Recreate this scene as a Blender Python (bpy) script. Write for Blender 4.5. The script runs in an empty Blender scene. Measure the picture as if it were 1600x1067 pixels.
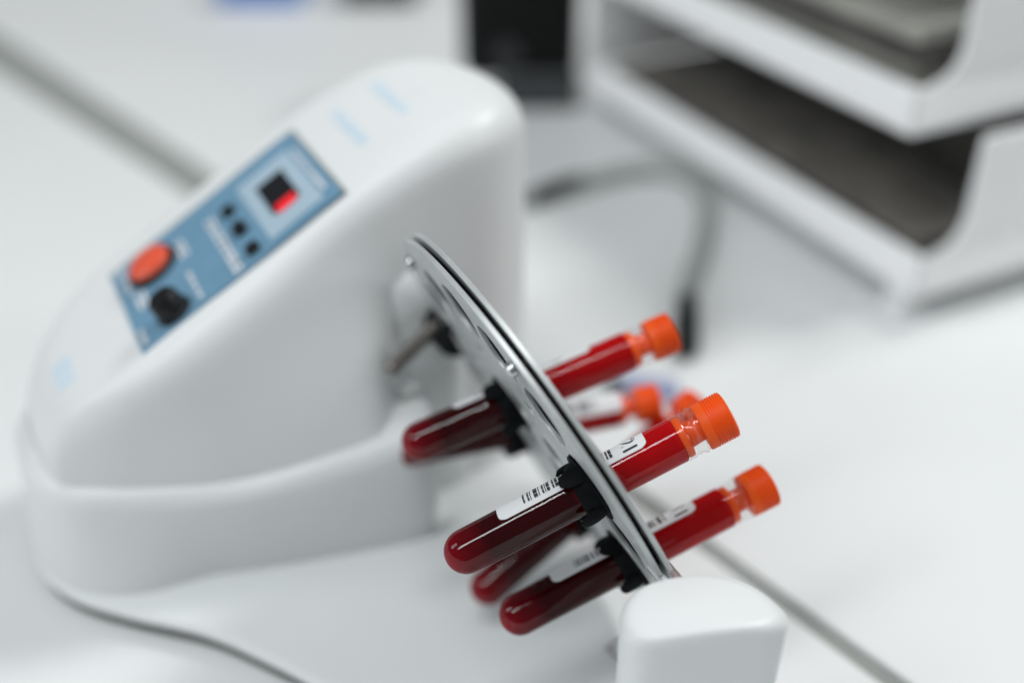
import bpy, bmesh, math, random
from mathutils import Vector, Matrix
random.seed(4)
M_ = 0.001                                   # the scene is written in millimetres, built in metres
sc = bpy.context.scene
PI = math.pi

# ------------------------------------------------------------------ camera
cam = bpy.data.objects.new('camera', bpy.data.cameras.new('camera'))
sc.collection.objects.link(cam); sc.camera = cam
cam.location = (-0.1708, -0.3142, 0.384)
cam.rotation_euler = (math.radians(57), 0, math.radians(-26.7))
cam.data.lens = 40; cam.data.sensor_width = 36
cam.data.clip_start = 0.01; cam.data.clip_end = 50
cam.data.dof.use_dof = True
cam.data.dof.focus_distance = 0.392
cam.data.dof.aperture_fstop = 2.1

# ------------------------------------------------------------------ room light
w = bpy.data.worlds.new('World'); sc.world = w; w.use_nodes = True
bg = w.node_tree.nodes['Background']
bg.inputs[0].default_value = (0.90, 0.965, 1.0, 1); bg.inputs[1].default_value = 0.13
sc.view_settings.view_transform = 'Standard'; sc.view_settings.look = 'None'
sc.view_settings.exposure = 0.06; sc.view_settings.gamma = 1

def lamp(name, loc, target, sx, sy, power, col=(1, 1, 1)):
    d = bpy.data.lights.new(name, 'AREA'); d.shape = 'RECTANGLE'; d.size = sx; d.size_y = sy
    d.energy = power; d.color = col
    o = bpy.data.objects.new(name, d); sc.collection.objects.link(o)
    o.location = loc
    o.rotation_euler = (Vector(target) - Vector(loc)).to_track_quat('-Z', 'Y').to_euler()
    return o
lamp('fill_lamp', (2.1, 0.40, 2.9), (0, 0, 0.1), 0.65, 0.7, 52, (1, 0.995, 0.98))
lamp('fill_lamp', (1.9, -1.5, 1.7), (0, 0, 0.1), 0.5, 0.8, 9, (1, 0.995, 0.98))  # fill lamp added at the front right to lighten the housing's right side
lamp('fill_lamp', (-0.95, -0.3, 2.1), (0, -0.2, 0.1), 0.30, 2.2, 28, (0.97, 0.99, 1))
lamp('window_light', (-3.2, 1.5, 2.1), (0, 0, 0.1), 1.0, 2.4, 28, (0.95, 0.985, 1))

# ------------------------------------------------------------------ materials
def principled(name, col, rough=0.5, metal=0.0, spec=0.5, coat=0.0, noise=0.0, nscale=40, bump=0.0, bscale=400, sss=0.0, sssr=(1, .2, .1), ssss=0.003, emit=None, rvar=0.0):
    m = bpy.data.materials.new(name); m.use_nodes = True
    nt = m.node_tree; b = nt.nodes['Principled BSDF']
    b.inputs['Base Color'].default_value = (*col, 1); b.inputs['Roughness'].default_value = rough
    b.inputs['Metallic'].default_value = metal; b.inputs['Specular IOR Level'].default_value = spec
    b.inputs['Coat Weight'].default_value = coat; b.inputs['Coat Roughness'].default_value = 0.05
    if sss:
        b.inputs['Subsurface Weight'].default_value = sss; b.inputs['Subsurface Radius'].default_value = sssr
        b.inputs['Subsurface Scale'].default_value = ssss
    if emit:
        b.inputs['Emission Color'].default_value = (*emit[0], 1); b.inputs['Emission Strength'].default_value = emit[1]
    tc = nt.nodes.new('ShaderNodeTexCoord')
    if noise or rvar:
        n = nt.nodes.new('ShaderNodeTexNoise'); n.inputs['Scale'].default_value = nscale; n.inputs['Detail'].default_value = 5
        nt.links.new(tc.outputs['Object'], n.inputs['Vector'])
        if noise:
            r = nt.nodes.new('ShaderNodeValToRGB')
            r.color_ramp.elements[0].position = .3; r.color_ramp.elements[1].position = .7
            r.color_ramp.elements[0].color = (*[c * (1 - noise) for c in col], 1)
            r.color_ramp.elements[1].color = (*[min(1, c * (1 + noise)) for c in col], 1)
            nt.links.new(n.outputs['Fac'], r.inputs['Fac']); nt.links.new(r.outputs['Color'], b.inputs['Base Color'])
        if rvar:
            mr = nt.nodes.new('ShaderNodeMapRange'); mr.inputs['To Min'].default_value = rough - rvar; mr.inputs['To Max'].default_value = rough + rvar
            nt.links.new(n.outputs['Fac'], mr.inputs['Value']); nt.links.new(mr.outputs['Result'], b.inputs['Roughness'])
    if bump:
        n2 = nt.nodes.new('ShaderNodeTexNoise'); n2.inputs['Scale'].default_value = bscale
        bp = nt.nodes.new('ShaderNodeBump'); bp.inputs['Strength'].default_value = bump; bp.inputs['Distance'].default_value = 0.0002
        nt.links.new(tc.outputs['Object'], n2.inputs['Vector'])
        nt.links.new(n2.outputs['Fac'], bp.inputs['Height']); nt.links.new(bp.outputs['Normal'], b.inputs['Normal'])
    return m

def shell_glass(name, ior=1.43, tint=(1, 1, 1)):
    m = bpy.data.materials.new(name); m.use_nodes = True; nt = m.node_tree
    nt.nodes.remove(nt.nodes['Principled BSDF'])
    out = [n for n in nt.nodes if n.type == 'OUTPUT_MATERIAL'][0]
    t = nt.nodes.new('ShaderNodeBsdfTransparent'); t.inputs[0].default_value = (*tint, 1)
    g = nt.nodes.new('ShaderNodeBsdfGlossy'); g.inputs['Roughness'].default_value = 0.04
    lw = nt.nodes.new('ShaderNodeLayerWeight'); lw.inputs['Blend'].default_value = 0.5   # thin wall: Schlick, the same from both sides
    pw = nt.nodes.new('ShaderNodeMath'); pw.operation = 'POWER'; pw.inputs[1].default_value = 5
    f0 = ((ior - 1) / (ior + 1)) ** 2 * 1.15
    f = nt.nodes.new('ShaderNodeMath'); f.operation = 'MULTIPLY_ADD'; f.inputs[1].default_value = (1 - f0) * .65; f.inputs[2].default_value = f0
    nt.links.new(lw.outputs['Facing'], pw.inputs[0]); nt.links.new(pw.outputs[0], f.inputs[0])
    mx = nt.nodes.new('ShaderNodeMixShader')
    nt.links.new(f.outputs[0], mx.inputs[0]); nt.links.new(t.outputs[0], mx.inputs[1]); nt.links.new(g.outputs[0], mx.inputs[2])
    nt.links.new(mx.outputs[0], out.inputs[0])
    return m

MAT = {}
MAT['table'] = principled('table_laminate', (0.80, 0.82, 0.825), 0.42, noise=0.012, nscale=6, spec=0.4)
MAT['seam'] = principled('seam_grey', (0.30, 0.32, 0.305), 0.8, noise=0.06, nscale=60)
MAT['white'] = principled('white_plastic', (0.80, 0.825, 0.83), 0.40, spec=0.45, bump=0.05, bscale=900, noise=0.008, nscale=14)
MAT['white2'] = principled('white_moulded_plastic', (0.79, 0.82, 0.825), 0.33, spec=0.5, noise=0.01, nscale=18)
MAT['foot'] = principled('rubber_foot', (0.03, 0.032, 0.03), 0.7, noise=0.1)
MAT['shade_strip'] = principled('grey_shade_strip', (0.13, 0.135, 0.13), 0.7, noise=0.08)  # dark grey standing in for the shade under the base plate
MAT['blue'] = principled('blue_panel_film', (0.150, 0.305, 0.44), 0.5, noise=0.05, nscale=70)
MAT['paleblue'] = principled('pale_blue_print', (0.40, 0.53, 0.63), 0.5, noise=0.03)
MAT['print'] = principled('faint_blue_print', (0.62, 0.76, 0.87), 0.5, noise=0.03)
MAT['black'] = principled('black_plastic', (0.006, 0.007, 0.008), 0.4, spec=.3, noise=0.1)
MAT['display'] = principled('display_glass', (0.008, 0.009, 0.012), 0.12, noise=0.05)
MAT['red_led'] = principled('red_led_segment', (0.75, 0.012, 0.02), 0.3, emit=((1, 0.02, 0.03), 0.35), noise=0.05)
MAT['red_button'] = principled('red_button', (0.82, 0.105, 0.045), 0.35, noise=0.03, coat=.2)
MAT['steel'] = principled('stainless_steel', (0.60, 0.62, 0.625), 0.30, metal=1.0, noise=0.05, nscale=160, rvar=0.08)
MAT['anodised'] = principled('anodised_aluminium', (0.60, 0.63, 0.635), 0.42, metal=0.42, noise=0.05, nscale=90, rvar=0.07, bump=0.15, bscale=1500)
MAT['rubber'] = principled('black_rubber', (0.004, 0.005, 0.006), 0.6, spec=0.08, noise=0.2, nscale=300, bump=0.2)
MAT['rodmat'] = principled('tarnished_steel', (0.24, 0.22, 0.205), 0.42, metal=0.7, noise=0.12, nscale=120)
MAT['orange'] = principled('orange_cap_plastic', (1.0, 0.118, 0.012), 0.42, spec=0.25, sss=0.15, sssr=(1, .25, .06), ssss=0.002, noise=0.03, nscale=220, bump=0.08)
nt_ = MAT['orange'].node_tree; pb_ = nt_.nodes['Principled BSDF']
oi_ = nt_.nodes.new('ShaderNodeObjectInfo'); hs_ = nt_.nodes.new('ShaderNodeHueSaturation'); mp_ = nt_.nodes.new('ShaderNodeMapRange')
mp_.inputs['To Min'].default_value = 0.88; mp_.inputs['To Max'].default_value = 1.0
src_ = pb_.inputs['Base Color'].links[0].from_socket
nt_.links.new(oi_.outputs['Random'], mp_.inputs['Value']); nt_.links.new(mp_.outputs['Result'], hs_.inputs['Value'])
nt_.links.new(src_, hs_.inputs['Color']); nt_.links.new(hs_.outputs['Color'], pb_.inputs['Base Color'])
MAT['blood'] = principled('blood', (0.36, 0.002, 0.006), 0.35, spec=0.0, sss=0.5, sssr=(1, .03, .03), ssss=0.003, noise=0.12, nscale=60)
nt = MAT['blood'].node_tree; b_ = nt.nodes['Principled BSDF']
# colour along the tube: red tip, nearly black-red lower half, bright red towards the cap
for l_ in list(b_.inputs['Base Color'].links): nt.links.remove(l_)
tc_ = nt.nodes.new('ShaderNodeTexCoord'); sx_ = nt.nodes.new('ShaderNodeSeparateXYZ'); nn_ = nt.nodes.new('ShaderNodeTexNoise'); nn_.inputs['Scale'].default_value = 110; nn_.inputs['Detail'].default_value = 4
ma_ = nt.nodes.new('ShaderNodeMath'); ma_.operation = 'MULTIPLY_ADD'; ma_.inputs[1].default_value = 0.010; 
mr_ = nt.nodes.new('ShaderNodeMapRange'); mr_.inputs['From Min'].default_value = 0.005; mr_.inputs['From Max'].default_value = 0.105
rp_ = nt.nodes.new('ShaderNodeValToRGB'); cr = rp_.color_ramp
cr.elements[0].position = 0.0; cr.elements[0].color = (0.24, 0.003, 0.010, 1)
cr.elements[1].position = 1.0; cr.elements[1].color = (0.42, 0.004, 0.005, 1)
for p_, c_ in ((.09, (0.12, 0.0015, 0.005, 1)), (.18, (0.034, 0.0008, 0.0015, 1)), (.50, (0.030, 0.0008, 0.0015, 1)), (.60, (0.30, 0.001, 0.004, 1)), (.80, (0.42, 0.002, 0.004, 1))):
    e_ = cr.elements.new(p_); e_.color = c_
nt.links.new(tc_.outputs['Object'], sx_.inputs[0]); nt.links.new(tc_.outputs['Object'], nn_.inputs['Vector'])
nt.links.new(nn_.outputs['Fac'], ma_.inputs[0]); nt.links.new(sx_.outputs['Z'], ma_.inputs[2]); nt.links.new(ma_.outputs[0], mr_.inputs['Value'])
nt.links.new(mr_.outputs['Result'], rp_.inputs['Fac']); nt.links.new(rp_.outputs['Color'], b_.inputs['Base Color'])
MAT['glass'] = shell_glass('tube_wall')
MAT['label'] = principled('label_paper', (0.80, 0.81, 0.83), 0.55, noise=0.01, nscale=300)
MAT['ink'] = principled('label_ink', (0.012, 0.012, 0.014), 0.6, noise=0.1)
mg = bpy.data.materials.new('neck_glass'); mg.use_nodes = True
bb = mg.node_tree.nodes['Principled BSDF']; bb.inputs['Transmission Weight'].default_value = 1; bb.inputs['Roughness'].default_value = 0.02
bb.inputs['IOR'].default_value = 1.38; bb.inputs['Base Color'].default_value = (0.98, 0.99, 0.99, 1)
MAT['neck'] = shell_glass('neck_wall', 1.75)
MAT['dark_paper'] = principled('dark_folder', (0.055, 0.052, 0.048), 0.7, noise=0.4, nscale=25)
MAT['brown_paper'] = principled('brown_grey_folder', (0.16, 0.15, 0.135), 0.7, noise=0.35, nscale=30)
MAT['pale_card'] = principled('pale_card', (0.42, 0.42, 0.38), 0.7, noise=0.15, nscale=20)
MAT['beige'] = principled('beige_grey_card', (0.21, 0.21, 0.185), 0.7, noise=0.15, nscale=30)
MAT['rack'] = principled('rack_plastic', (0.93, 0.94, 0.945), 0.45, noise=0.01)
MAT['cable'] = principled('grey_cable', (0.36, 0.385, 0.375), 0.5, noise=0.05)
MAT['case'] = principled('black_case', (0.003, 0.004, 0.004), 0.4, spec=.2, noise=0.2)
MAT['case2'] = principled('dark_grey_case', (0.045, 0.050, 0.053), 0.45, noise=0.1)
MAT['lens'] = principled('smoked_lens', (0.02, 0.022, 0.024), 0.15, noise=0.1)
MAT['bluebox'] = principled('bright_blue_plastic', (0.07, 0.22, 0.62), 0.4, noise=0.05)
MAT['violet'] = principled('pale_violet_plastic', (0.33, 0.37, 0.55), 0.35, noise=0.08, nscale=60)

# ------------------------------------------------------------------ helpers
def link(o, parent=None):
    sc.collection.objects.link(o)
    if parent: o.parent = parent
    return o
def obj(name, bm, mat, parent=None, smooth=True, bevel=0, segs=2, inv=True):
    """bm is in millimetres in the parent's own frame"""
    me = bpy.data.meshes.new(name)
    bmesh.ops.recalc_face_normals(bm, faces=bm.faces)
    bmesh.ops.scale(bm, vec=(M_, M_, M_), verts=bm.verts)
    bm.to_mesh(me); bm.free()
    me.materials.append(MAT[mat])
    if smooth:
        me.polygons.foreach_set('use_smooth', [True] * len(me.polygons))
    o = bpy.data.objects.new(name, me)
    if bevel:
        md = o.modifiers.new('bevel', 'BEVEL'); md.width = bevel * M_; md.segments = segs; md.limit_method = 'ANGLE'
        md.angle_limit = math.radians(35)
    if smooth:
        try: me.set_sharp_from_angle(angle=math.radians(38))
        except Exception: pass
        if bevel:
            md.harden_normals = False
    return link(o, parent)
def thing(name, label, cat, loc=(0, 0, 0), rot=None, group=None):
    o = bpy.data.objects.new(name, None); link(o)
    o.empty_display_size = 0.01
    o.location = [c * M_ for c in loc]
    if rot is not None:
        o.rotation_mode = 'QUATERNION'; o.rotation_quaternion = rot
    o['label'] = label; o['category'] = cat
    if group: o['group'] = group
    return o
def box(bm, x0, x1, y0, y1, z0, z1, mat=None):
    g = bmesh.ops.create_cube(bm, size=1)
    for v in g['verts']:
        v.co = Vector((x0 + (v.co.x + .5) * (x1 - x0), y0 + (v.co.y + .5) * (y1 - y0), z0 + (v.co.z + .5) * (z1 - z0)))
        if mat is not None: v.co = mat @ v.co
    return g['verts']
def lathe(bm, prof, n=48, mat=None, cap=True):
    """prof: list of (r, z); axis = z"""
    rings = []
    for r, z in prof:
        if r < 1e-6:
            v = bm.verts.new((0, 0, z)); rings.append([v])
        else:
            rings.append([bm.verts.new((r * math.cos(2 * PI * k / n), r * math.sin(2 * PI * k / n), z)) for k in range(n)])
    for a, b in zip(rings[:-1], rings[1:]):
        for k in range(n):
            k2 = (k + 1) % n
            if len(a) == 1 and len(b) > 1: bm.faces.new((a[0], b[k], b[k2]))
            elif len(b) == 1 and len(a) > 1: bm.faces.new((a[k], a[k2], b[0]))
            elif len(a) > 1: bm.faces.new((a[k], a[k2], b[k2], b[k]))
    if cap:
        for r in (rings[0], rings[-1]):
            if len(r) > 2: bm.faces.new(r)
    if mat is not None:
        for r in rings:
            for v in r: v.co = mat @ v.co
    return rings
def loft(bm, rings, cap0=True, cap1=True):
    vs = [[bm.verts.new(p) for p in r] for r in rings]
    n = len(vs[0])
    for a, b in zip(vs[:-1], vs[1:]):
        for k in range(n):
            bm.faces.new((a[k], a[(k + 1) % n], b[(k + 1) % n], b[k]))
    if cap0: bm.faces.new(vs[0])
    if cap1: bm.faces.new(vs[-1])
def tube(bm, pts, r, n=12):
    pts = [Vector(p) for p in pts]; rings = []
    up = Vector((0, 0, 1))
    for i, p in enumerate(pts):
        d = (pts[min(i + 1, len(pts) - 1)] - pts[max(i - 1, 0)]).normalized()
        a = d.cross(up).normalized() if abs(d.dot(up)) < .98 else Vector((1, 0, 0))
        b = a.cross(d).normalized()
        rr = r[i] if isinstance(r, (list, tuple)) else r
        rings.append([p + a * rr * math.cos(2 * PI * k / n) + b * rr * math.sin(2 * PI * k / n) for k in range(n)])
    loft(bm, rings)
def spline(pts, n=8):
    pts = [Vector(p) for p in pts]; out = []
    P = [pts[0]] + pts + [pts[-1]]
    for i in range(1, len(P) - 2):
        for k in range(n):
            t = k / n; a, b, c, d = P[i - 1], P[i], P[i + 1], P[i + 2]
            out.append(0.5 * ((2 * b) + (c - a) * t + (2 * a - 5 * b + 4 * c - d) * t * t + (-a + 3 * b - 3 * c + d) * t ** 3))
    out.append(pts[-1]); return out
def interp(tab, x):
    if x <= tab[0][0]: return tab[0][1]
    for (a, b), (c, d) in zip(tab[:-1], tab[1:]):
        if x <= c: return b + (d - b) * (x - a) / (c - a)
    return tab[-1][1]
def smooth_tab(tab, win=10):
    return lambda x: sum(interp(tab, x + win * (k / 6 - 1)) for k in range(13)) / 13
def axis_mat(origin, z, x_hint):
    z = Vector(z).normalized(); x = Vector(x_hint) - z * Vector(x_hint).dot(z); x.normalize(); y = z.cross(x)
    m = Matrix((x, y, z)).transposed().to_4x4(); m.translation = Vector(origin); return m

# ------------------------------------------------------------------ table
# seam between the two table tops: a grey joint that widens towards the back; (x, y) of its two edges in mm
seamL = [(149.0, -250.0), (94.5, 4.0), (-49.0, 565.0), (-145.0, 900.0), (-370, 1720)]
seamR = [(161.0, -250.0), (103.0, 6.0), (-15.0, 572.0), (-100.0, 905.0), (-310, 1730)]
X0, X1, Y0, Y1 = -2200, 2200, -900, 2600
def slab(name, poly, z0, z1, mat, bevel=0):
    bm = bmesh.new()
    a = [bm.verts.new((x, y, z0)) for x, y in poly]; b = [bm.verts.new((x, y, z1)) for x, y in poly]
    bm.faces.new(a); bm.faces.new(b)
    for k in range(len(poly)):
        k2 = (k + 1) % len(poly); bm.faces.new((a[k], a[k2], b[k2], b[k]))
    return obj(name, bm, mat, smooth=False, bevel=bevel)
def line_at(line, y):
    (x0, y0), (x1, y1) = (line[0], line[1]) if y < 0 else (line[-2], line[-1])
    return x0 + (x1 - x0) * (y - y0) / (y1 - y0)
lp = [(line_at(seamL, Y0), Y0)] + seamL + [(line_at(seamL, Y1), Y1)]
rp = [(line_at(seamR, Y0), Y0)] + seamR + [(line_at(seamR, Y1), Y1)]
for nm, poly in (('table', [(X0, Y0)] + lp + [(X0, Y1)]), ('table', [(X1, Y1)] + rp[::-1] + [(X1, Y0)])):
    o = slab(nm, poly, -25, 0, 'table', bevel=1.0); o['kind'] = 'structure'
o = slab('table_joint', [(p[0] - 3, p[1]) for p in lp] + [(p[0] + 3, p[1]) for p in rp[::-1]], -22, -2.0, 'seam'); o['kind'] = 'structure'

# ------------------------------------------------------------------ tube rotator
HC = 110.2                                     # height of the rotor's axis
ROT = thing('tube_rotator', 'white laboratory tube rotator with blue control panel and slanted metal rotor disc', 'tube rotator')

def rrect(x0, x1, y0, y1, rad, n=12, d=0):
    """rounded rectangle contour with corner radii rad = (x0y0, x1y0, x1y1, x0y1), inset by d"""
    pts = []
    cs = [(x0, y0, 1, 1, PI), (x1, y0, -1, 1, 1.5 * PI), (x1, y1, -1, -1, 0), (x0, y1, 1, -1, .5 * PI)]
    for (cx, cy, sx, sy, a0), r in zip(cs, rad):
        ox, oy = cx + sx * r, cy + sy * r
        rr = max(r - d, 0.0)
        ex = ey = max(d - r, 0.0)
        for k in range(n + 1):
            a = a0 + .5 * PI * k / n
            pts.append((ox + rr * math.cos(a) + sx * ex, oy + rr * math.sin(a) + sy * ex))
    return pts
def densify(pts, step=9):
    out = []
    for i, p in enumerate(pts):
        q = pts[(i + 1) % len(pts)]
        L = math.dist(p, q); k = max(1, int(round(L / step)))
        for j in range(k): out.append((p[0] + (q[0] - p[0]) * j / k, p[1] + (q[1] - p[1]) * j / k))
    return out
def subdiv_rrect(*a, d=0, **k):
    base = rrect(*a, d=0, **k); ins = rrect(*a, d=d, **k); out = []
    for i in range(len(base)):
        p, q = base[i], base[(i + 1) % len(base)]; u, v = ins[i], ins[(i + 1) % len(ins)]
        n = max(1, int(round(math.dist(p, q) / 7)))
        for j in range(n):
            t = j / n; out.append((u[0] + (v[0] - u[0]) * t, u[1] + (v[1] - u[1]) * t))
    return out
# --- upper housing: sloping top, rounded all round
ztab = [(-200, 74), (-165, 101), (-131, 122), (-85, 149), (-40, 176), (-5, 192), (20, 199), (42, 200), (60, 197), (75, 192)]
ztop = smooth_tab(ztab, 14)
HB = (-181.5, 62, 97, 205)
HR = (48, 50, 56, 52)
def lean(x, y, z):                                 # the faces lean outwards towards the foot
    t = max(0.0, min(1.0, (165 - z) / 110)); t = t * t * (3 - 2 * t)
    lo = interp(SKF, x) + 6
    m_ = max(0.0, min(1.0, (-14 - x) / 30)); m_ = m_ * m_ * (3 - 2 * m_)
    k = max(0.0, min(1.0, (150 - y) / 30))
    return (x, y - max(0.0, y - lo) * t * m_ * k, z)
SKF = [(-191, 150), (-187, 124), (-175, 103), (-150, 90), (-118, 77), (-80, 67), (-48, 60), (-30, 57.5), (20, 57)]
def housing_ring(d, zf): return [(x, y, zf(x, y)) for x, y in subdiv_rrect(*HB, HR, d=d)]
rings = []
for z in (13, 40, 60, 75): rings.append([lean(x, y, z) for x, y in subdiv_rrect(*HB, HR, d=0)])
for q in (.2, .4, .6, .8): rings.append([lean(x, y, 75 + (ztop(x) - 20 - 75) * q) for x, y in subdiv_rrect(*HB, HR, d=0)])
FR = 17
for k in range(9):
    a = .5 * PI * k / 8
    d = FR * (1 - math.cos(a)); dz = FR * (1 - math.sin(a))
    rings.append([lean(x, y, ztop(x) - dz - (2 if k == 0 else 0)) for x, y in subdiv_rrect(*HB, HR, d=d)])
for d in (24, 32, 40, 47, 53): rings.append([(x, y, ztop(x)) for x, y in subdiv_rrect(*HB, HR, d=d)])
bm = bmesh.new(); loft(bm, rings, cap0=True, cap1=False)
# close the top with a ladder between the two long sides
bm.verts.ensure_lookup_table()
last = list(bm.verts)[-len(rings[-1]):]
bmesh.ops.remove_doubles(bm, verts=last, dist=0.01)
edges = [e for e in bm.edges if e.is_boundary]
bmesh.ops.triangle_fill(bm, use_beauty=True, edges=edges)
hous = obj('housing', bm, 'white', ROT)

# --- lower housing: the broad step that bulges out towards the disc
def skirt_pts(d):
    P = [(-190, 150, 50), (-186, 104, 46), (-120, 76, 90), (-70, 62, 90), (-18, 50, 16), (-14, 80, 10), (-14, 185, 10), (-190, 185, 30)]
    ctrl = [Vector((x, y, 0)) for x, y, _ in P]
    out = []
    poly = [Vector((-190, 150, 0)), Vector((-187, 124, 0)), Vector((-175, 103, 0)), Vector((-150, 89, 0)), Vector((-118, 77, 0)), Vector((-80, 67, 0)), Vector((-48, 60, 0)),
            Vector((-30, 57.5, 0)), Vector((-20, 60, 0)), Vector((-15, 67, 0)), Vector((-13, 85, 0)), Vector((-13, 130, 0)), Vector((-13, 180, 0)), Vector((-100, 190, 0)), Vector((-170, 188, 0)), Vector((-187, 174, 0))]
    n = len(poly); sm = []
    for i in range(n):
        a, b, c, e = poly[i - 1], poly[i], poly[(i + 1) % n], poly[(i + 2) % n]
        for k in range(6):
            t = k / 6; sm.append(0.5 * ((2 * b) + (c - a) * t + (2 * a - 5 * b + 4 * c - e) * t * t + (-a + 3 * b - 3 * c + e) * t ** 3))
    m = len(sm)
    for i in range(m):
        tdir = (sm[(i + 1) % m] - sm[i - 1]).normalized(); nrm = Vector((-tdir.y, tdir.x, 0))
        q = sm[i] + nrm * d; out.append((q.x, q.y))
    return out
ridge = smooth_tab([(-200, 66), (-165, 66), (-141, 65), (-100, 65), (-53, 73), (-15, 84)], 14)
rings = []
def mixr(d, z):                                    # undercut along the front, splayed foot at the left end
    a, b = skirt_pts(0), skirt_pts(d); o_ = skirt_pts(-5.0 * min(1, max(0, 40 - z) / 26))
    out = []
    for p, q, r in zip(a, b, o_):
        t = max(0.0, min(1.0, (-120 - p[0]) / 40)); t = t * t * (3 - 2 * t)
        out.append((q[0] * (1 - t) + r[0] * t, q[1] * (1 - t) + r[1] * t, z))
    return out
rings = [mixr(6, 11), mixr(4.6, 18), mixr(2.2, 35)]
SR = 10
for k in range(8):
    a = .5 * PI * k / 7
    rings.append([(x, y, ridge(x) - SR * (1 - math.sin(a))) for x, y in skirt_pts(SR * (1 - math.cos(a)))])
for d_ in (20, 27): rings.append([(x, y, ridge(x) + (d_ - 10) * .22) for x, y in skirt_pts(d_)])
bm = bmesh.new(); loft(bm, rings, cap1=False)
edges = [e for e in bm.edges if e.is_boundary and e.verts[0].co.z > 40]; bmesh.ops.triangle_fill(bm, use_beauty=True, edges=edges)
obj('lower_housing', bm, 'white', ROT)

# --- base plate
bp = [(-189, 178), (-194, 150), (-193, 123), (-182, 99), (-162, 77), (-135, 52), (-115, 25), (-98, -2), (-80, -34), (-62, -75), (-52, -110), (-48, -145), (-30, -160), (0, -162), (28, -156), (38, -140), (40, -100), (44, -30), (52, 30), (66, 70), (80, 110), (82, 170), (70, 205), (-60, 212), (-170, 208)]
def closed_smooth(poly, k=5):
    poly = [Vector((x, y, 0)) for x, y in poly]; n = len(poly); out = []
    for i in range(n):
        a, b, c, e = poly[i - 1], poly[i], poly[(i + 1) % n], poly[(i + 2) % n]
        for j in range(k):
            t = j / k; out.append(0.5 * ((2 * b) + (c - a) * t + (2 * a - 5 * b + 4 * c - e) * t * t + (-a + 3 * b - 3 * c + e) * t ** 3))
    return out
bps = closed_smooth(bp)
def inset(pts, d):
    n = len(pts); out = []
    for i in range(n):
        t = (pts[(i + 1) % n] - pts[i - 1]).normalized(); out.append(pts[i] + Vector((-t.y, t.x, 0)) * d)
    return out
rings = []
for d, z in ((6, 7.9), (2, 8.0), (0.6, 8.15), (0, 8.8), (0.3, 10.6), (1.6, 11.8), (4, 12.19), (7, 12.2)):
    rings.append([(p.x, p.y, z) for p in inset(bps, d)])
bm = bmesh.new(); loft(bm, rings); obj('base_plate', bm, 'white2', ROT)
bm = bmesh.new(); loft(bm, [[(p.x, p.y, z) for p in inset(bps, d)] for d, z in ((2.2, 1.2), (1.6, 2.0), (1.6, 7.6), (3, 7.9))]); obj('base_shade_strip', bm, 'shade_strip', ROT)  # dark strip painted in for the shadow line under the plate's edge

# --- boss on the housing, bush and shaft
rings = []
BX0, BR = -11, 22
for k in range(21):
    a = PI * k / 20; rings.append((BX0 + BR * math.cos(a), 98 - 6.5 * math.sin(a)))
bm = bmesh.new()
lv = []
for z, sc0 in ((12.5, 1.05), (60, 1.02), (108, 1.0), (118, 0.97), (126, 0.88), (132, 0.72), (136, 0.5), (137.5, .25), (138, .02)):
    lv.append([(BX0 + (x - BX0) * sc0, 104 + (y - 104) * (sc0 ** .6), z) for x, y in rings] + [(BX0 - BR * sc0, 110, z), (BX0 + BR * sc0, 110, z)])
loft(bm, lv); obj('shaft_boss', bm, 'white', ROT)
ym = Matrix.Rotation(-PI / 2, 4, 'X')          # z -> +y
def along_y(bm, prof, x, z, n=40): lathe(bm, prof, n, Matrix.Translation((x, 0, z)) @ ym)
bm = bmesh.new(); along_y(bm, [(3, 98), (11.5, 96), (11.5, 84), (11.0, 77), (10.2, 76), (4, 75.5)], 0, HC); obj('drive_bush', bm, 'black', ROT)
bm = bmesh.new(); along_y(bm, [(4, 80), (4, 120)], 0, HC, 24); obj('drive_shaft', bm, 'steel', ROT)
bm = bmesh.new(); along_y(bm, [(4, -120), (4, -84)], 0, HC, 24); obj('support_shaft', bm, 'steel', ROT)

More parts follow.
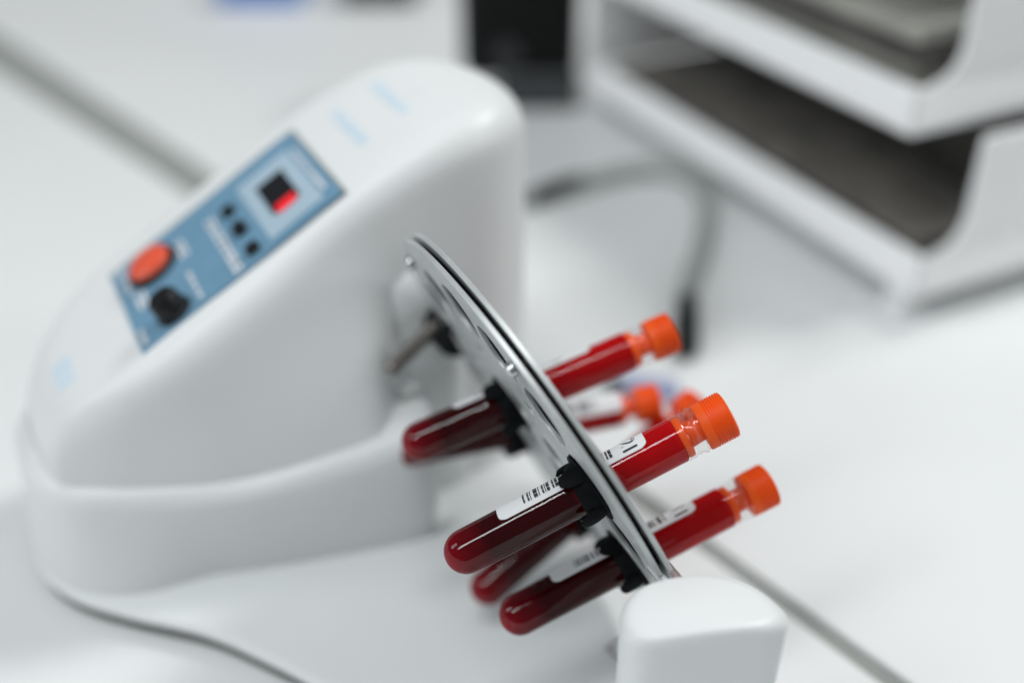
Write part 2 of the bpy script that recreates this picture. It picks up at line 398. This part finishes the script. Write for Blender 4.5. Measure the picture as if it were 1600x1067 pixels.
# --- rotor disc: two drilled plates, normal N, in-plane axes Y and V
N = Vector((0.9109, 0, 0.4126)).normalized(); Yv = Vector((0, 1, 0)); V = Vector((-0.4126, 0, 0.9109)).normalized()
DC = Vector((0, 0, HC))
def P3(s, v, h=0): return DC + Yv * s + V * v + N * h
outer = [math.radians(a) for a in (156, 181.5, 207.2, 232.6, 258, 283, 320, 345, 9.5, 34, 58.5, 83, 107.5, 132)]
HO, RO, RH = 12.3, 66.0, 91.0
inner = [math.radians(26 + 72 * k) for k in range(5)]
def plate_mesh(name, h, t, parent):
    cu = bpy.data.curves.new(name, 'CURVE'); cu.dimensions = '2D'; cu.fill_mode = 'BOTH'
    cu.extrude = (t / 2 - 0.25) * M_; cu.bevel_depth = 0.25 * M_; cu.bevel_resolution = 2
    def circ(cx, cy, r, n):
        s = cu.splines.new('POLY'); s.points.add(n - 1); s.use_cyclic_u = True
        for k in range(n):
            a = 2 * PI * k / n; s.points[k].co = ((cx + r * math.cos(a)) * M_, (cy + r * math.sin(a)) * M_, 0, 1)
    circ(0, 0, RH - .25, 160)
    for a in outer: circ(RO * math.cos(a), RO * math.sin(a), HO, 40)
    for a in inner: circ(20 * math.cos(a), 20 * math.sin(a), 9.6, 36)
    for k in range(7):                          # small fixing holes between the large ones
        a = 2 * PI * k / 7 + .35; circ(42.5 * math.cos(a), 42.5 * math.sin(a), 4.2, 20)
    for k in (0, 2, 4, 7, 9, 12):
        a = (outer[k] + outer[(k + 1) % 14] + (2 * PI if outer[(k + 1) % 14] < outer[k] else 0)) / 2; circ(84 * math.cos(a), 84 * math.sin(a), 1.7, 14)
    tmp = bpy.data.objects.new('tmp', cu); sc.collection.objects.link(tmp)
    me = bpy.data.meshes.new_from_object(tmp.evaluated_get(bpy.context.evaluated_depsgraph_get()))
    bpy.data.objects.remove(tmp); me.name = name
    me.materials.clear(); me.materials.append(MAT['anodised'])
    mt = axis_mat(P3(0, 0, h) * M_, N, Yv)
    me.transform(mt)
    if mt.to_3x3().determinant() < 0: me.flip_normals()
    o = bpy.data.objects.new(name, me); link(o, parent)
    return o
DT = 1.8; DH = 1.95
plate_mesh('rotor_plate', -DH, DT, ROT)
plate_mesh('rotor_plate', DH, DT, ROT)
for k_ in range(1):                              # black rubber membrane clamped between the two plates
    bm = bmesh.new(); lathe(bm, [(0, -.45), (87, -.45), (87.4, 0), (87, .45), (0, .45)], 120, axis_mat(P3(0, 0, 0), N, Yv)); obj('rubber_membrane', bm, 'rubber', ROT)
def in_disc(bm_fn, s, v, h):                     # matrix for a piece standing on the disc
    return axis_mat(P3(s, v, h), N, Yv)
# spacers + screw heads near the rim and at the fixing holes
for k in (4, 9, 12):
    a = (outer[k] + outer[(k + 1) % 14] + (2 * PI if outer[(k + 1) % 14] < outer[k] else 0)) / 2
    bm = bmesh.new()
    lathe(bm, [(0, -6.2), (1.6, -6.1), (2.7, -5.2), (2.9, -4.0), (2.9, -3.35)], 18, in_disc(None, 84 * math.cos(a), 84 * math.sin(a), 0)); obj('screw_head', bm, 'steel', ROT)
bm = bmesh.new(); m = in_disc(None, 90, 0, 0)
box(bm, -5, 6, -7, 7, -7, 7, m); obj('shaft_clamp', bm, 'black', ROT, bevel=1)
# long clamp screw by the drive end
rod = [Vector((-34, 76, 103)), Vector((-9, 83, 114.5))]
bm = bmesh.new(); mm = axis_mat(rod[0], rod[1] - rod[0], (0, 1, 0)); L = (rod[1] - rod[0]).length
lathe(bm, [(0, -1), (3.2, -.8), (3.7, 0), (3.7, 3), (3.4, 3.4), (3.4, L), (0, L)], 28, mm); obj('clamp_screw', bm, 'rodmat', ROT)

# --- support column: D shaped, domed top
CPTS = closed_smooth([(-31.5, -116), (-27, -121.8), (-15, -126.8), (-2, -131), (8, -133.6), (16, -132.5), (19, -126), (15.5, -112), (4, -100), (-12, -94.5), (-23, -99), (-30, -108)], 6)
def column_ring(sc_, z):
    cx, cy = -10, -116; pts = [(cx + (p.x - cx) * sc_, cy + (p.y - cy) * sc_) for p in CPTS]
    return [(x, y, z(x, y) if callable(z) else z) for x, y in pts]
def ctop(x, y): return 125 - 0.0045 * (x + 8) ** 2 - 0.010 * max(0, y + 122) ** 2
rings = [column_ring(0.94, 12.0), column_ring(0.955, 60)]
for k in range(7):
    a = .5 * PI * k / 6; q = 4.2
    rings.append(column_ring(0.985 - (q * (1 - math.cos(a))) / 24, lambda x, y, a=a: ctop(x, y) - q * (1 - math.sin(a))))
for s in (.75, .55, .35, .15): rings.append(column_ring(s, lambda x, y, s=s: ctop(x, y)))
bm = bmesh.new(); loft(bm, rings); obj('support_column', bm, 'white2', ROT)
# small printed square on the base beside the column
bm = bmesh.new(); m = Matrix.Translation((24.5, -40.5, 12.6)) @ Matrix.Rotation(math.radians(12), 4, 'Z')
box(bm, -9, 9, -9, 9, 0, .15, m); st = obj('sticker', bm, 'label', ROT, smooth=False)
bm = bmesh.new()
for (a, b, c, d) in ((-8.4, 8.4, -8.4, -7.5), (-8.4, 8.4, 7.5, 8.4), (-8.4, -7.5, -7.4, 7.4), (7.5, 8.4, -7.4, 7.4)): box(bm, a, b, c, d, .2, .3, m)
for k in range(4): box(bm, -5.5, 5.5, -5 + 3 * k, -4.4 + 3 * k, .2, .3, m)
obj('sticker_print', bm, 'ink', st, smooth=False)

# --- control panel on the slope
def pan(u, v):                                    # (kept on the flat part of the slope)
    return -131 + 92 * u, 178 - 72 * v
def pan_old(u, v):                                    # u along the slope (0 low), v from the back edge (0) to the front edge (1)
    x = -131 + 92 * u; y = 176 - 70 * v; return x, y
def slope_patch(name, mat, u0, u1, v0, v1, h0, h1, parent, rad=0, nu=14, nv=6, smooth=False, bevel=0):
    bm = bmesh.new(); top = []; bot = []
    for i in range(nu + 1):
        rt, rb = [], []
        for j in range(nv + 1):
            x, y = pan(u0 + (u1 - u0) * i / nu, v0 + (v1 - v0) * j / nv); z = ztop(x)
            rt.append(bm.verts.new((x, y, z + h1))); rb.append(bm.verts.new((x, y, z + h0)))
        top.append(rt); bot.append(rb)
    for i in range(nu):
        for j in range(nv):
            bm.faces.new((top[i][j], top[i + 1][j], top[i + 1][j + 1], top[i][j + 1])); bm.faces.new((bot[i][j], bot[i][j + 1], bot[i + 1][j + 1], bot[i + 1][j]))
    for i in range(nu):
        for j in (0, nv): bm.faces.new((top[i][j], top[i + 1][j], bot[i + 1][j], bot[i][j]))
    for j in range(nv):
        for i in (0, nu): bm.faces.new((top[i][j], top[i][j + 1], bot[i][j + 1], bot[i][j]))
    return obj(name, bm, mat, parent, smooth=smooth, bevel=bevel)
PAN = slope_patch('control_panel', 'blue', 0, 1, 0, 1, -1, 0.6, ROT, nu=24, nv=8)
slope_patch('panel_edge', 'seam', 0, 1, -0.022, -0.003, -1, 0.5, ROT)
slope_patch('panel_edge', 'seam', 1.003, 1.016, -0.02, 1, -1, 0.5, ROT)
# pale frame round the display
slope_patch('display_frame', 'paleblue', .66, .93, .16, .92, .5, 0.85, PAN, nu=6, nv=6)
dsp = slope_patch('display', 'display', .725, .86, .33, .72, .8, 1.5, PAN, nu=3, nv=3, bevel=.3)
slope_patch('display_digits', 'red_led', .745, .84, .66, .745, 1.0, 1.75, PAN, nu=3, nv=3)
# blurred white legends: short dashes only
def legend(u0, u1, v0, v1, nrow, ncol):
    bm = bmesh.new(); du = (u1 - u0) / nrow; dv = (v1 - v0) / ncol
    for i in range(nrow):
        for j in range(ncol):
            uu = u0 + du * i; vv = v0 + dv * j; ww = dv * random.uniform(.55, .9)
            x0, y0 = pan(uu, vv); x1, y1 = pan(uu + du * .6, vv + ww)
            z0, z1 = ztop(x0), ztop(x1)
            a = [bm.verts.new(p) for p in ((x0, y0, z0 + .7), (x1, y0, z1 + .7), (x1, y1, z1 + .7), (x0, y1, z0 + .7))]
            b = [bm.verts.new(p) for p in ((x0, y0, z0 + .9), (x1, y0, z1 + .9), (x1, y1, z1 + .9), (x0, y1, z0 + .9))]
            bm.faces.new(b)
            for k in range(4): bm.faces.new((a[k], a[(k + 1) % 4], b[(k + 1) % 4], b[k]))
    o = obj('legend', bm, 'label', PAN, smooth=False)
    return o
legend(.945, .975, .22, .85, 1, 9)
legend(.47, .52, .25, .98, 2, 9)
legend(.30, .325, .60, .95, 1, 4)
legend(.31, .36, .22, .42, 2, 3)
legend(.06, .12, .42, .60, 2, 3)
legend(.04, .07, .02, .35, 1, 4)
legend(.02, .05, .78, .95, 1, 4)
slopevec = Vector((1, 0, .58)).normalized(); slopen = Vector((-.58, 0, 1)).normalized()
def on_slope(u, v, h=0.6):
    x, y = pan(u, v); return axis_mat(Vector((x, y, ztop(x))) + slopen * h, slopen, slopevec)
for v in (.34, .60, .88):
    bm = bmesh.new(); box(bm, -3.2, 3.2, -5.0 if v == .6 else -3.6, 5.0 if v == .6 else 3.6, 0, 2.6, on_slope(.585, v)); obj('key_button', bm, 'black', PAN, bevel=1.0)
bm = bmesh.new(); mt = on_slope(.19, .27); lathe(bm, [(12.6, 0), (12.6, 1.8), (11.6, 2.6), (10.2, 2.6)], 40, mt); rb = obj('button_collar', bm, 'black', PAN)
bm = bmesh.new(); lathe(bm, [(10.4, 2.0), (10.4, 3.6), (9.8, 4.8), (8, 5.6), (4, 6.0), (0, 6.1)], 40, mt); obj('red_button', bm, 'red_button', PAN)
bm = bmesh.new(); mt = on_slope(.19, .86); lathe(bm, [(8.2, 0), (8.2, 1.2), (7.2, 2.2), (6.8, 8.6), (5.6, 10.2), (0, 10.8)], 32, mt); kn = obj('dial_knob', bm, 'black', PAN)
# faint blue lines of print on the top and low on the slope
def top_print(x0, x1, y0, y1, n, parent=ROT):
    bm = bmesh.new()
    for j in range(n):
        ya = y0 + (y1 - y0) * j / n; yb = ya + (y1 - y0) / n * random.uniform(.55, .85)
        pts = [(x0, ya), (x1, ya), (x1, yb), (x0, yb)]
        a = [bm.verts.new((x, y, ztop(x) - .3)) for x, y in pts]; b = [bm.verts.new((x, y, ztop(x) + .35)) for x, y in pts]
        bm.faces.new(b)
        for k in range(4): bm.faces.new((a[k], a[(k + 1) % 4], b[(k + 1) % 4], b[k]))
    obj('printed_line', bm, 'print', parent, smooth=False)
top_print(-22, -17, 130, 172, 8)
top_print(0, 5, 136, 178, 8)
top_print(-166, -158, 128, 150, 3)

# ------------------------------------------------------------------ blood tubes
CAMV = Vector((-170.8, -314.2, 384.0))
def tube_radial(bm, r, ph0, ph1, z0, z1, rc, t=0.08, nphi=24, nz=20):
    """curved patch on the tube wall with rounded corners (rc in mm)"""
    W_ = r * (ph1 - ph0); H_ = z1 - z0
    cols = []
    for i in range(nphi + 1):
        s = i / nphi; sx = s * W_
        e = min(sx, W_ - sx); cut = 0 if e >= rc else rc - math.sqrt(max(0, rc * rc - (rc - e) ** 2))
        a = ph0 + (ph1 - ph0) * s
        cols.append([(a, z0 + cut + (H_ - 2 * cut) * j / nz) for j in range(nz + 1)])
    g = [[[bm.verts.new((rr * math.cos(a), rr * math.sin(a), z)) for a, z in c] for c in cols] for rr in (r, r + t)]
    for q in g:
        for i in range(nphi):
            for j in range(nz): bm.faces.new((q[i][j], q[i + 1][j], q[i + 1][j + 1], q[i][j + 1]))
    for i in range(nphi):
        for j in (0, nz): bm.faces.new((g[0][i][j], g[0][i + 1][j], g[1][i + 1][j], g[1][i][j]))
    for j in range(nz):
        for i in (0, nphi): bm.faces.new((g[0][i][j], g[0][i][j + 1], g[1][i][j + 1], g[1][i][j]))
RT = 8.0
def hemi(r, n=10, z0=None):                         # round bottom profile from the tip upwards
    z0 = r if z0 is None else z0
    return [(r * math.sin(.5 * PI * k / n), z0 - r * math.cos(.5 * PI * k / n)) for k in range(n + 1)]
def bars(seed, z0, z1):
    rnd = random.Random(seed); out = []; z = z0
    while z < z1:
        wd = rnd.choice((.35, .35, .7, .7, 1.1, 1.5)); out.append((z, min(z + wd, z1))); z += wd + rnd.choice((.35, .4, .7, 1.0))
    return out
def digits_mesh(text, size, phc, zc, r, name, parent):
    cu = bpy.data.curves.new('digits', 'FONT'); cu.body = text; cu.size = size * 1.25; cu.align_x = 'CENTER'; cu.align_y = 'CENTER'; cu.extrude = 0.02; cu.offset = 0.08
    tmp = bpy.data.objects.new('tmp', cu); sc.collection.objects.link(tmp)
    me = bpy.data.meshes.new_from_object(tmp.evaluated_get(bpy.context.evaluated_depsgraph_get())); bpy.data.objects.remove(tmp)
    for v in me.vertices:
        a = phc + v.co.x / r; rr = r + v.co.z
        v.co = Vector((rr * math.cos(a), rr * math.sin(a), zc + v.co.y)) * M_
    me.materials.clear(); me.materials.append(MAT['ink']); me.name = name
    return link(bpy.data.objects.new(name, me), parent)

def blood_tube(tip, end, label, spec, fill=90.5):
    tip, end = Vector(tip), Vector(end); ax = (end - tip).normalized(); LT = (end - tip).length
    mid = (tip + end) / 2
    view = (CAMV - mid)
    m = axis_mat(tip, ax, view)                      # local x faces the camera, z along the tube towards the cap
    root = thing('blood_tube', label, 'blood sample tube', tip, m.to_quaternion(), 'capped blood tubes clipped into the rotor disc')
    k = LT / 114.4                                    # tubes differ a little in length
    zc = LT - 11.0                                    # where the cap begins
    zf = zc - 8.4                                    # top of the blood
    # glass wall (thin), open neck with a thread
    bm = bmesh.new(); lathe(bm, hemi(RT, 16) + [(RT, RT + (zc - 5.6 - RT) * k_ / 36) for k_ in range(1, 37)], 96, cap=False); obj('glass_tube', bm, 'glass', root)
    bm = bmesh.new()
    prof = [(RT - .02, zc - 5.6), (RT - .4, zc - 5.1), (RT - .45, zc - 4.6), (RT - .05, zc - 4.2), (RT - .05, zc - 3.8), (RT - .5, zc - 3.4), (RT - .45, zc - 2.9), (RT - .2, zc - 2.4), (RT + .35, zc - 1.9), (RT + .45, zc - 1.5), (RT + .35, zc - 1.1), (RT - .2, zc - .7), (RT - .4, zc + .5)]
    lathe(bm, prof, 64, cap=False); obj('threaded_neck', bm, 'neck', root)
    # blood
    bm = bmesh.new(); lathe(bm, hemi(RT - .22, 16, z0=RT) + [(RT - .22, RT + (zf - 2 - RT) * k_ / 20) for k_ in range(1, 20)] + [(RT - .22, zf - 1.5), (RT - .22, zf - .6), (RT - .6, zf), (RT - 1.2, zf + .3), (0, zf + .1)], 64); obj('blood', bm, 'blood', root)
    # cap
    R_ = 8.35; prof = [(RT - 1.0, zc), (R_ - .3, zc), (R_, zc + .4), (R_, zc + 2.6)]
    z = zc + 2.9
    while z < zc + 9.6:
        prof += [(R_ + .10, z), (R_ + .14, z + .22), (R_ + .10, z + .45), (R_ - .38, z + .6), (R_ - .38, z + .8)]; z += .93
    prof += [(R_ + .05, z + .1), (R_ - .1, zc + 10.3), (R_ - .8, zc + 10.9), (R_ - 1.8, zc + 11.15), (R_ - 2.3, zc + 10.8), (0, zc + 10.7)]
    bm = bmesh.new(); lathe(bm, prof, 72); obj('cap', bm, 'orange', root)
    # stopper seen through the glass
    bm = bmesh.new(); lathe(bm, [(0, zf + .35), (6.9, zf + .35), (7.25, zf + .8), (7.25, zf + 2.4), (6.8, zf + 2.9), (4.6, zf + 3.3), (4.2, zc + .2), (0, zc + .2)], 48); obj('stopper', bm, 'orange', root)
    # label: phi measured from the direction that faces the camera; positive = up in the picture
    if spec:
        side = m.to_3x3() @ Vector((0, 1, 0)); up = 1 if side.z > 0 else -1
        p0, p1, z0, z1, seed, txt = spec
        a0, a1 = sorted((up * math.radians(p0), up * math.radians(p1)))
        bm = bmesh.new(); tube_radial(bm, RT + .04, a0, a1, z0, z1, 2.2); lb = obj('label', bm, 'label', root)
        bm = bmesh.new(); rr = RT + .14; b0, b1 = sorted((up * math.radians(p0 + 15), up * math.radians(p1 - 18)))
        for za, zb in bars(seed, z0 + 10, z1 - 12):
            n = 12; vs = []
            for q in range(n + 1):
                a = b0 + (b1 - b0) * q / n; vs.append((bm.verts.new((rr * math.cos(a), rr * math.sin(a), za)), bm.verts.new((rr * math.cos(a), rr * math.sin(a), zb))))
            for q in range(n): bm.faces.new((vs[q][0], vs[q + 1][0], vs[q + 1][1], vs[q][1]))
        obj('barcode', bm, 'ink', lb)
        if txt: digits_mesh(txt, 6.2, up * math.radians(p0 + 27), z1 - 6.2, RT + .15, 'number', lb)
    return root
TUBES = {
 'A': ((-49.4, 24.0, 101.5), (60.7, 1.6, 138.0), 'uppermost blood tube, its label a thin white strip along the top edge', (50, 190, 25, 84, 3, '')),
 'B': ((-39.2, 65.1, 67.0), (77.2, 30.4, 79.2), 'blurred blood tube behind the uppermost one, with a broad white label facing the camera', (-6, 75, 62, 104, 5, '')),  # broad white band on the side facing the camera
 'C': ((-61.4, -45.9, 105.6), (35.6, -68.8, 152.3), 'nearest, sharpest blood tube with barcode label reading 21 and ribbed orange cap', (24, 165, 24.0, 80.5, 11, '21')),
 'D': ((-29.9, 1.9, 29.1), (94.5, 23.6, 77.0), 'steeply tilted blurred blood tube behind the sharpest one, its cap half hidden', None),
 'E': ((-41.3, -47.4, 66.9), (66.3, -60.8, 103.6), 'lowest blood tube, its cap just above the white support column', (28, 165, 24, 84, 8, '11')),
}
tube_objs = {k: blood_tube(*v) for k, v in TUBES.items()}

# --- rubber clips on the lower side of the disc, one round each tube
def rubber_clip(tip, end, seed):
    rnd = random.Random(seed)
    tip, end = Vector(tip), Vector(end); d = (end - tip).normalized()
    a = (DC - tip).dot(N) / d.dot(N); X = tip + d * a
    z = (d * .75 + N * .25).normalized()
    m = axis_mat(X, z, V)
    bm = bmesh.new()
    lathe(bm, [(8.1, -7.9), (8.9, -8.2), (9.7, -7.6), (10.3, -6), (11.0, -4), (11.0, 1.0), (8.2, 1.2), (8.1, -7.9)], 48, m, cap=False)
    m2 = axis_mat(X, N, V)
    lathe(bm, [(9.6, -3.6), (12.9, -3.5), (13.2, -3.3), (13.1, -2.95), (9.6, -2.95), (9.6, -3.6)], 48, m2, cap=False)
    for k in range(4):
        a0 = 2 * PI * k / 4 + rnd.uniform(-.12, .12) + .1; rows = []
        path = [(10.3, -1.0, 1.4), (11.0, -4.0, 1.4), (11.4, -6.5, 1.3), (11.6, -8.8, 1.2), (11.7, -10.4, 1.0), (11.5, -11.3, .5)]
        for (r, h, th) in path:
            w_ = (.28, .30, .28, .24, .18, .09)[len(rows)]
            sec = []
            for t in range(7): aa = a0 - w_ + 2 * w_ * t / 6; sec.append(((r + th / 2) * math.cos(aa), (r + th / 2) * math.sin(aa), h))
            for t in range(7): aa = a0 + w_ - 2 * w_ * t / 6; sec.append(((r - th / 2) * math.cos(aa), (r - th / 2) * math.sin(aa), h - .3))
            rows.append([m @ Vector(p) for p in sec])
        loft(bm, rows)
    return obj('rubber_clip', bm, 'rubber', ROT)
for i, (k, v) in enumerate(TUBES.items()): rubber_clip(v[0], v[1], i)

# ------------------------------------------------------------------ tray rack at the right
RK = thing('tray_rack', 'white two-tier tray rack with cut-out front at the right', 'tray rack', (325, 115, 0))
def tray(y0, z0, h, L, name):
    bm = bmesh.new()
    Wd = 230
    box(bm, 0, Wd, y0, y0 + L, z0, z0 + 4)
    def wall(pts, off):
        a = [bm.verts.new(p) for p in pts]; b = [bm.verts.new((p[0] + off[0], p[1] + off[1], p[2])) for p in pts]
        bm.faces.new(a); bm.faces.new(b)
        for k in range(4): bm.faces.new((a[k], a[(k + 1) % 4], b[(k + 1) % 4], b[k]))
    sl = 9
    wall([(0, y0, z0 + 4.2), (0, y0 + L, z0 + 4.2), (sl, y0 + L, z0 + h), (sl, y0 + sl, z0 + h)], (4, 0))
    wall([(0, y0, z0 + 4.2), (Wd, y0, z0 + 4.2), (Wd, y0 + sl, z0 + h), (sl, y0 + sl, z0 + h)], (0, 4))
    box(bm, Wd - 4, Wd, y0 + 4.2, y0 + L, z0 + 4.2, z0 + h)
    return obj(name, bm, 'rack', RK, smooth=False, bevel=1.9, segs=3)
tray(0, 20, 23, 430, 'lower_tray')
tray(30, 117, 25, 400, 'upper_tray')
tray(60, 216, 25, 370, 'unseen_top_tray')  # unseen tier above the view, added to lengthen the rack's shadow
bm = bmesh.new()
def arch_post(y, z0, z1):                            # post with rounded inner corner at the bottom
    box(bm, 42, 230, y, y + 4.2, z0, z1)
arch_post(9.2, 43.3, 116.5); obj('front_panel', bm, 'rack', RK, smooth=False, bevel=1)
bm = bmesh.new(); arch_post(39.2, 142.3, 260); obj('front_panel', bm, 'rack', RK, smooth=False, bevel=1)
for (y, zz) in ((9.2, 43.3), (39.2, 142.3)):         # gusset that rounds the lower right corner of the opening
    bm = bmesh.new(); n = 10; R = 20
    f = [(42, zz)] + [(42 - R + R * math.sin(.5 * PI * k / n), zz + R - R * math.cos(.5 * PI * k / n)) for k in range(n + 1)]
    a = [bm.verts.new((x, y + .3, z)) for x, z in f]; b = [bm.verts.new((x, y + 4, z)) for x, z in f]
    bm.faces.new(a); bm.faces.new(b)
    for k in range(len(f)): bm.faces.new((a[k], a[(k + 1) % len(f)], b[(k + 1) % len(f)], b[k]))
    obj('corner_gusset', bm, 'rack', RK, smooth=False)
for (x, y) in ((16, 24), (215, 24), (12, 410), (215, 410)):
    bm = bmesh.new(); box(bm, x - 8, x + 8, y - 8, y + 8, 0, 19.8); obj('foot', bm, 'rack', RK, smooth=False, bevel=1)
for y in (404,):
    bm = bmesh.new(); box(bm, 0.3, 229.7, y, y + 4, 43.4, 116.6); obj('back_panel', bm, 'rack', RK, smooth=False)
bm = bmesh.new()
for k in range(5): box(bm, 62 + k * 22, 64 + k * 22, 8.0, 9.2, 52, 112)
obj('panel_rib', bm, 'rack', RK, smooth=False)
FD = thing('document_stack', 'dark stack of folders inside the lower tray of the rack', 'folders', (343, 133, 24.5))
for i, (z, hh, mt_) in enumerate(((0, 7, 'brown_paper'), (7.3, 6, 'dark_paper'), (13.6, 5, 'brown_paper'))):
    bm = bmesh.new(); box(bm, 0 + i * 3, 196 - i * 2, 5 * i, 392 - 6 * i, z, z + hh); obj('folder', bm, mt_, FD, smooth=False, bevel=1)
DB = thing('dark_block', 'long dark block added to darken the deep back of the lower tray', 'case', (440, 150, 43.4))  # dark block added so the deep inside of the tray stays dark
bm = bmesh.new(); box(bm, 0, 80, 0, 340, 0, 52); obj('block_body', bm, 'dark_paper', DB, smooth=False, bevel=3)
bm = bmesh.new(); box(bm, 2, 78, 2, 338, 52.3, 60); obj('block_lid', bm, 'case', DB, smooth=False, bevel=2)
BX = thing('storage_box', 'flat beige-grey box with dark lid edge in the upper tray of the rack', 'box', (342, 168, 121.5))
bm = bmesh.new(); box(bm, 0, 195, 0, 340, 0, 30); obj('box_body', bm, 'beige', BX, smooth=False, bevel=2)
bm = bmesh.new(); box(bm, -1, 196, -1, 341, 30.3, 38); obj('lid_edge', bm, 'dark_paper', BX, smooth=False, bevel=1)
bm = bmesh.new(); box(bm, 6, 189, 6, 334, 38.3, 50); obj('lid', bm, 'pale_card', BX, smooth=False, bevel=2)

# ------------------------------------------------------------------ things further back
CS = thing('desktop_scanner', 'tall black desktop device standing behind the rotator', 'desktop device', (283, 556, 0), Matrix.Rotation(math.radians(-26.7), 3, 'Z').to_quaternion())
bm = bmesh.new(); box(bm, -60, 46, 0, 70, 22, 230); obj('case', bm, 'case', CS, bevel=16, segs=5)
bm = bmesh.new(); box(bm, -26, 45, -10, 68, 0, 34); obj('base', bm, 'case2', CS, bevel=5, segs=3)
bm = bmesh.new(); lathe(bm, [(0, 0), (14, 0), (15, 3), (13, 7), (0, 8)], 32, Matrix.Translation((-18, 0, 50)) @ Matrix.Rotation(PI / 2, 4, 'X')); obj('lens', bm, 'lens', CS)
bm = bmesh.new(); box(bm, -26, 26, -3, 3, 120, 170); obj('front_window', bm, 'case2', CS, bevel=3)

def place_px(u, v, z=0.0):
    f = 1777.8; d = Vector(((u - 800) / f, -(v - 533.5) / f, -1.0))
    R = Matrix.Rotation(math.radians(-26.7), 3, 'Z') @ Matrix.Rotation(math.radians(57), 3, 'X'); d = R @ d
    t = (z - 384.0) / d.z; return CAMV + d * t
BB = thing('blue_box', 'bright blue plastic block at the far edge of the table', 'box', (153, 965, 0), Matrix.Rotation(math.radians(-26.7), 3, 'Z').to_quaternion())
bm = bmesh.new(); box(bm, -48, 48, 0, 60, 0, 40); obj('body', bm, 'bluebox', BB, bevel=4)
bm = bmesh.new(); box(bm, -44, 44, 4, 56, 40.3, 46); obj('lid', bm, 'bluebox', BB, bevel=2)
KB = thing('black_box', 'low black box beside the blue block at the far edge of the table', 'box', (274, 905, 0), Matrix.Rotation(math.radians(-26.7), 3, 'Z').to_quaternion())
bm = bmesh.new(); box(bm, -42, 42, 0, 60, 0, 40); obj('body', bm, 'case', KB, bevel=4)
bm = bmesh.new(); box(bm, -38, 38, 4, 56, 40.3, 46); obj('lid', bm, 'case2', KB, bevel=2)

# cable with plug
CB = thing('power_cable', 'grey cable bent across the table with a black plug behind the orange caps', 'cable', (202, 377, 0))
pts = [(-60, 330, 5), (120, 372, 5), (202, 377, 5), (250, 383, 5), (285, 384, 5), (312, 372, 6), (320, 350, 6), (306, 310, 6), (270, 262, 6), (236, 225, 6), (214, 200, 6)]
bm = bmesh.new(); tube(bm, [Vector(p) - Vector((202, 377, 0)) for p in spline(pts)], 7.0); obj('cord', bm, 'cable', CB)
bm = bmesh.new(); tube(bm, [Vector(p) - Vector((202, 377, 0)) for p in ((190, 373, 7), (204, 377, 7), (232, 382, 7), (246, 384, 7))], [5, 7.5, 7.5, 5]); obj('inline_connector', bm, 'black', CB)
bm = bmesh.new(); tube(bm, [Vector(p) - Vector((202, 377, 0)) for p in ((214, 200, 7), (208, 190, 7), (194, 170, 7), (182, 152, 7), (178, 146, 7))], [5, 7, 8, 8, 5]); obj('plug', bm, 'black', CB)
VB = thing('violet_item', 'pale violet plastic clip lying behind the orange caps', 'plastic clip', (140, 128, 0), Matrix.Rotation(math.radians(-35), 3, 'Z').to_quaternion())
bm = bmesh.new(); box(bm, -17, 17, -7, 7, 0, 10); obj('body', bm, 'violet', VB, bevel=4)
bm = bmesh.new(); box(bm, -24, -17.3, -5, 5, 2, 9); obj('tip', bm, 'case2', VB, bevel=2)
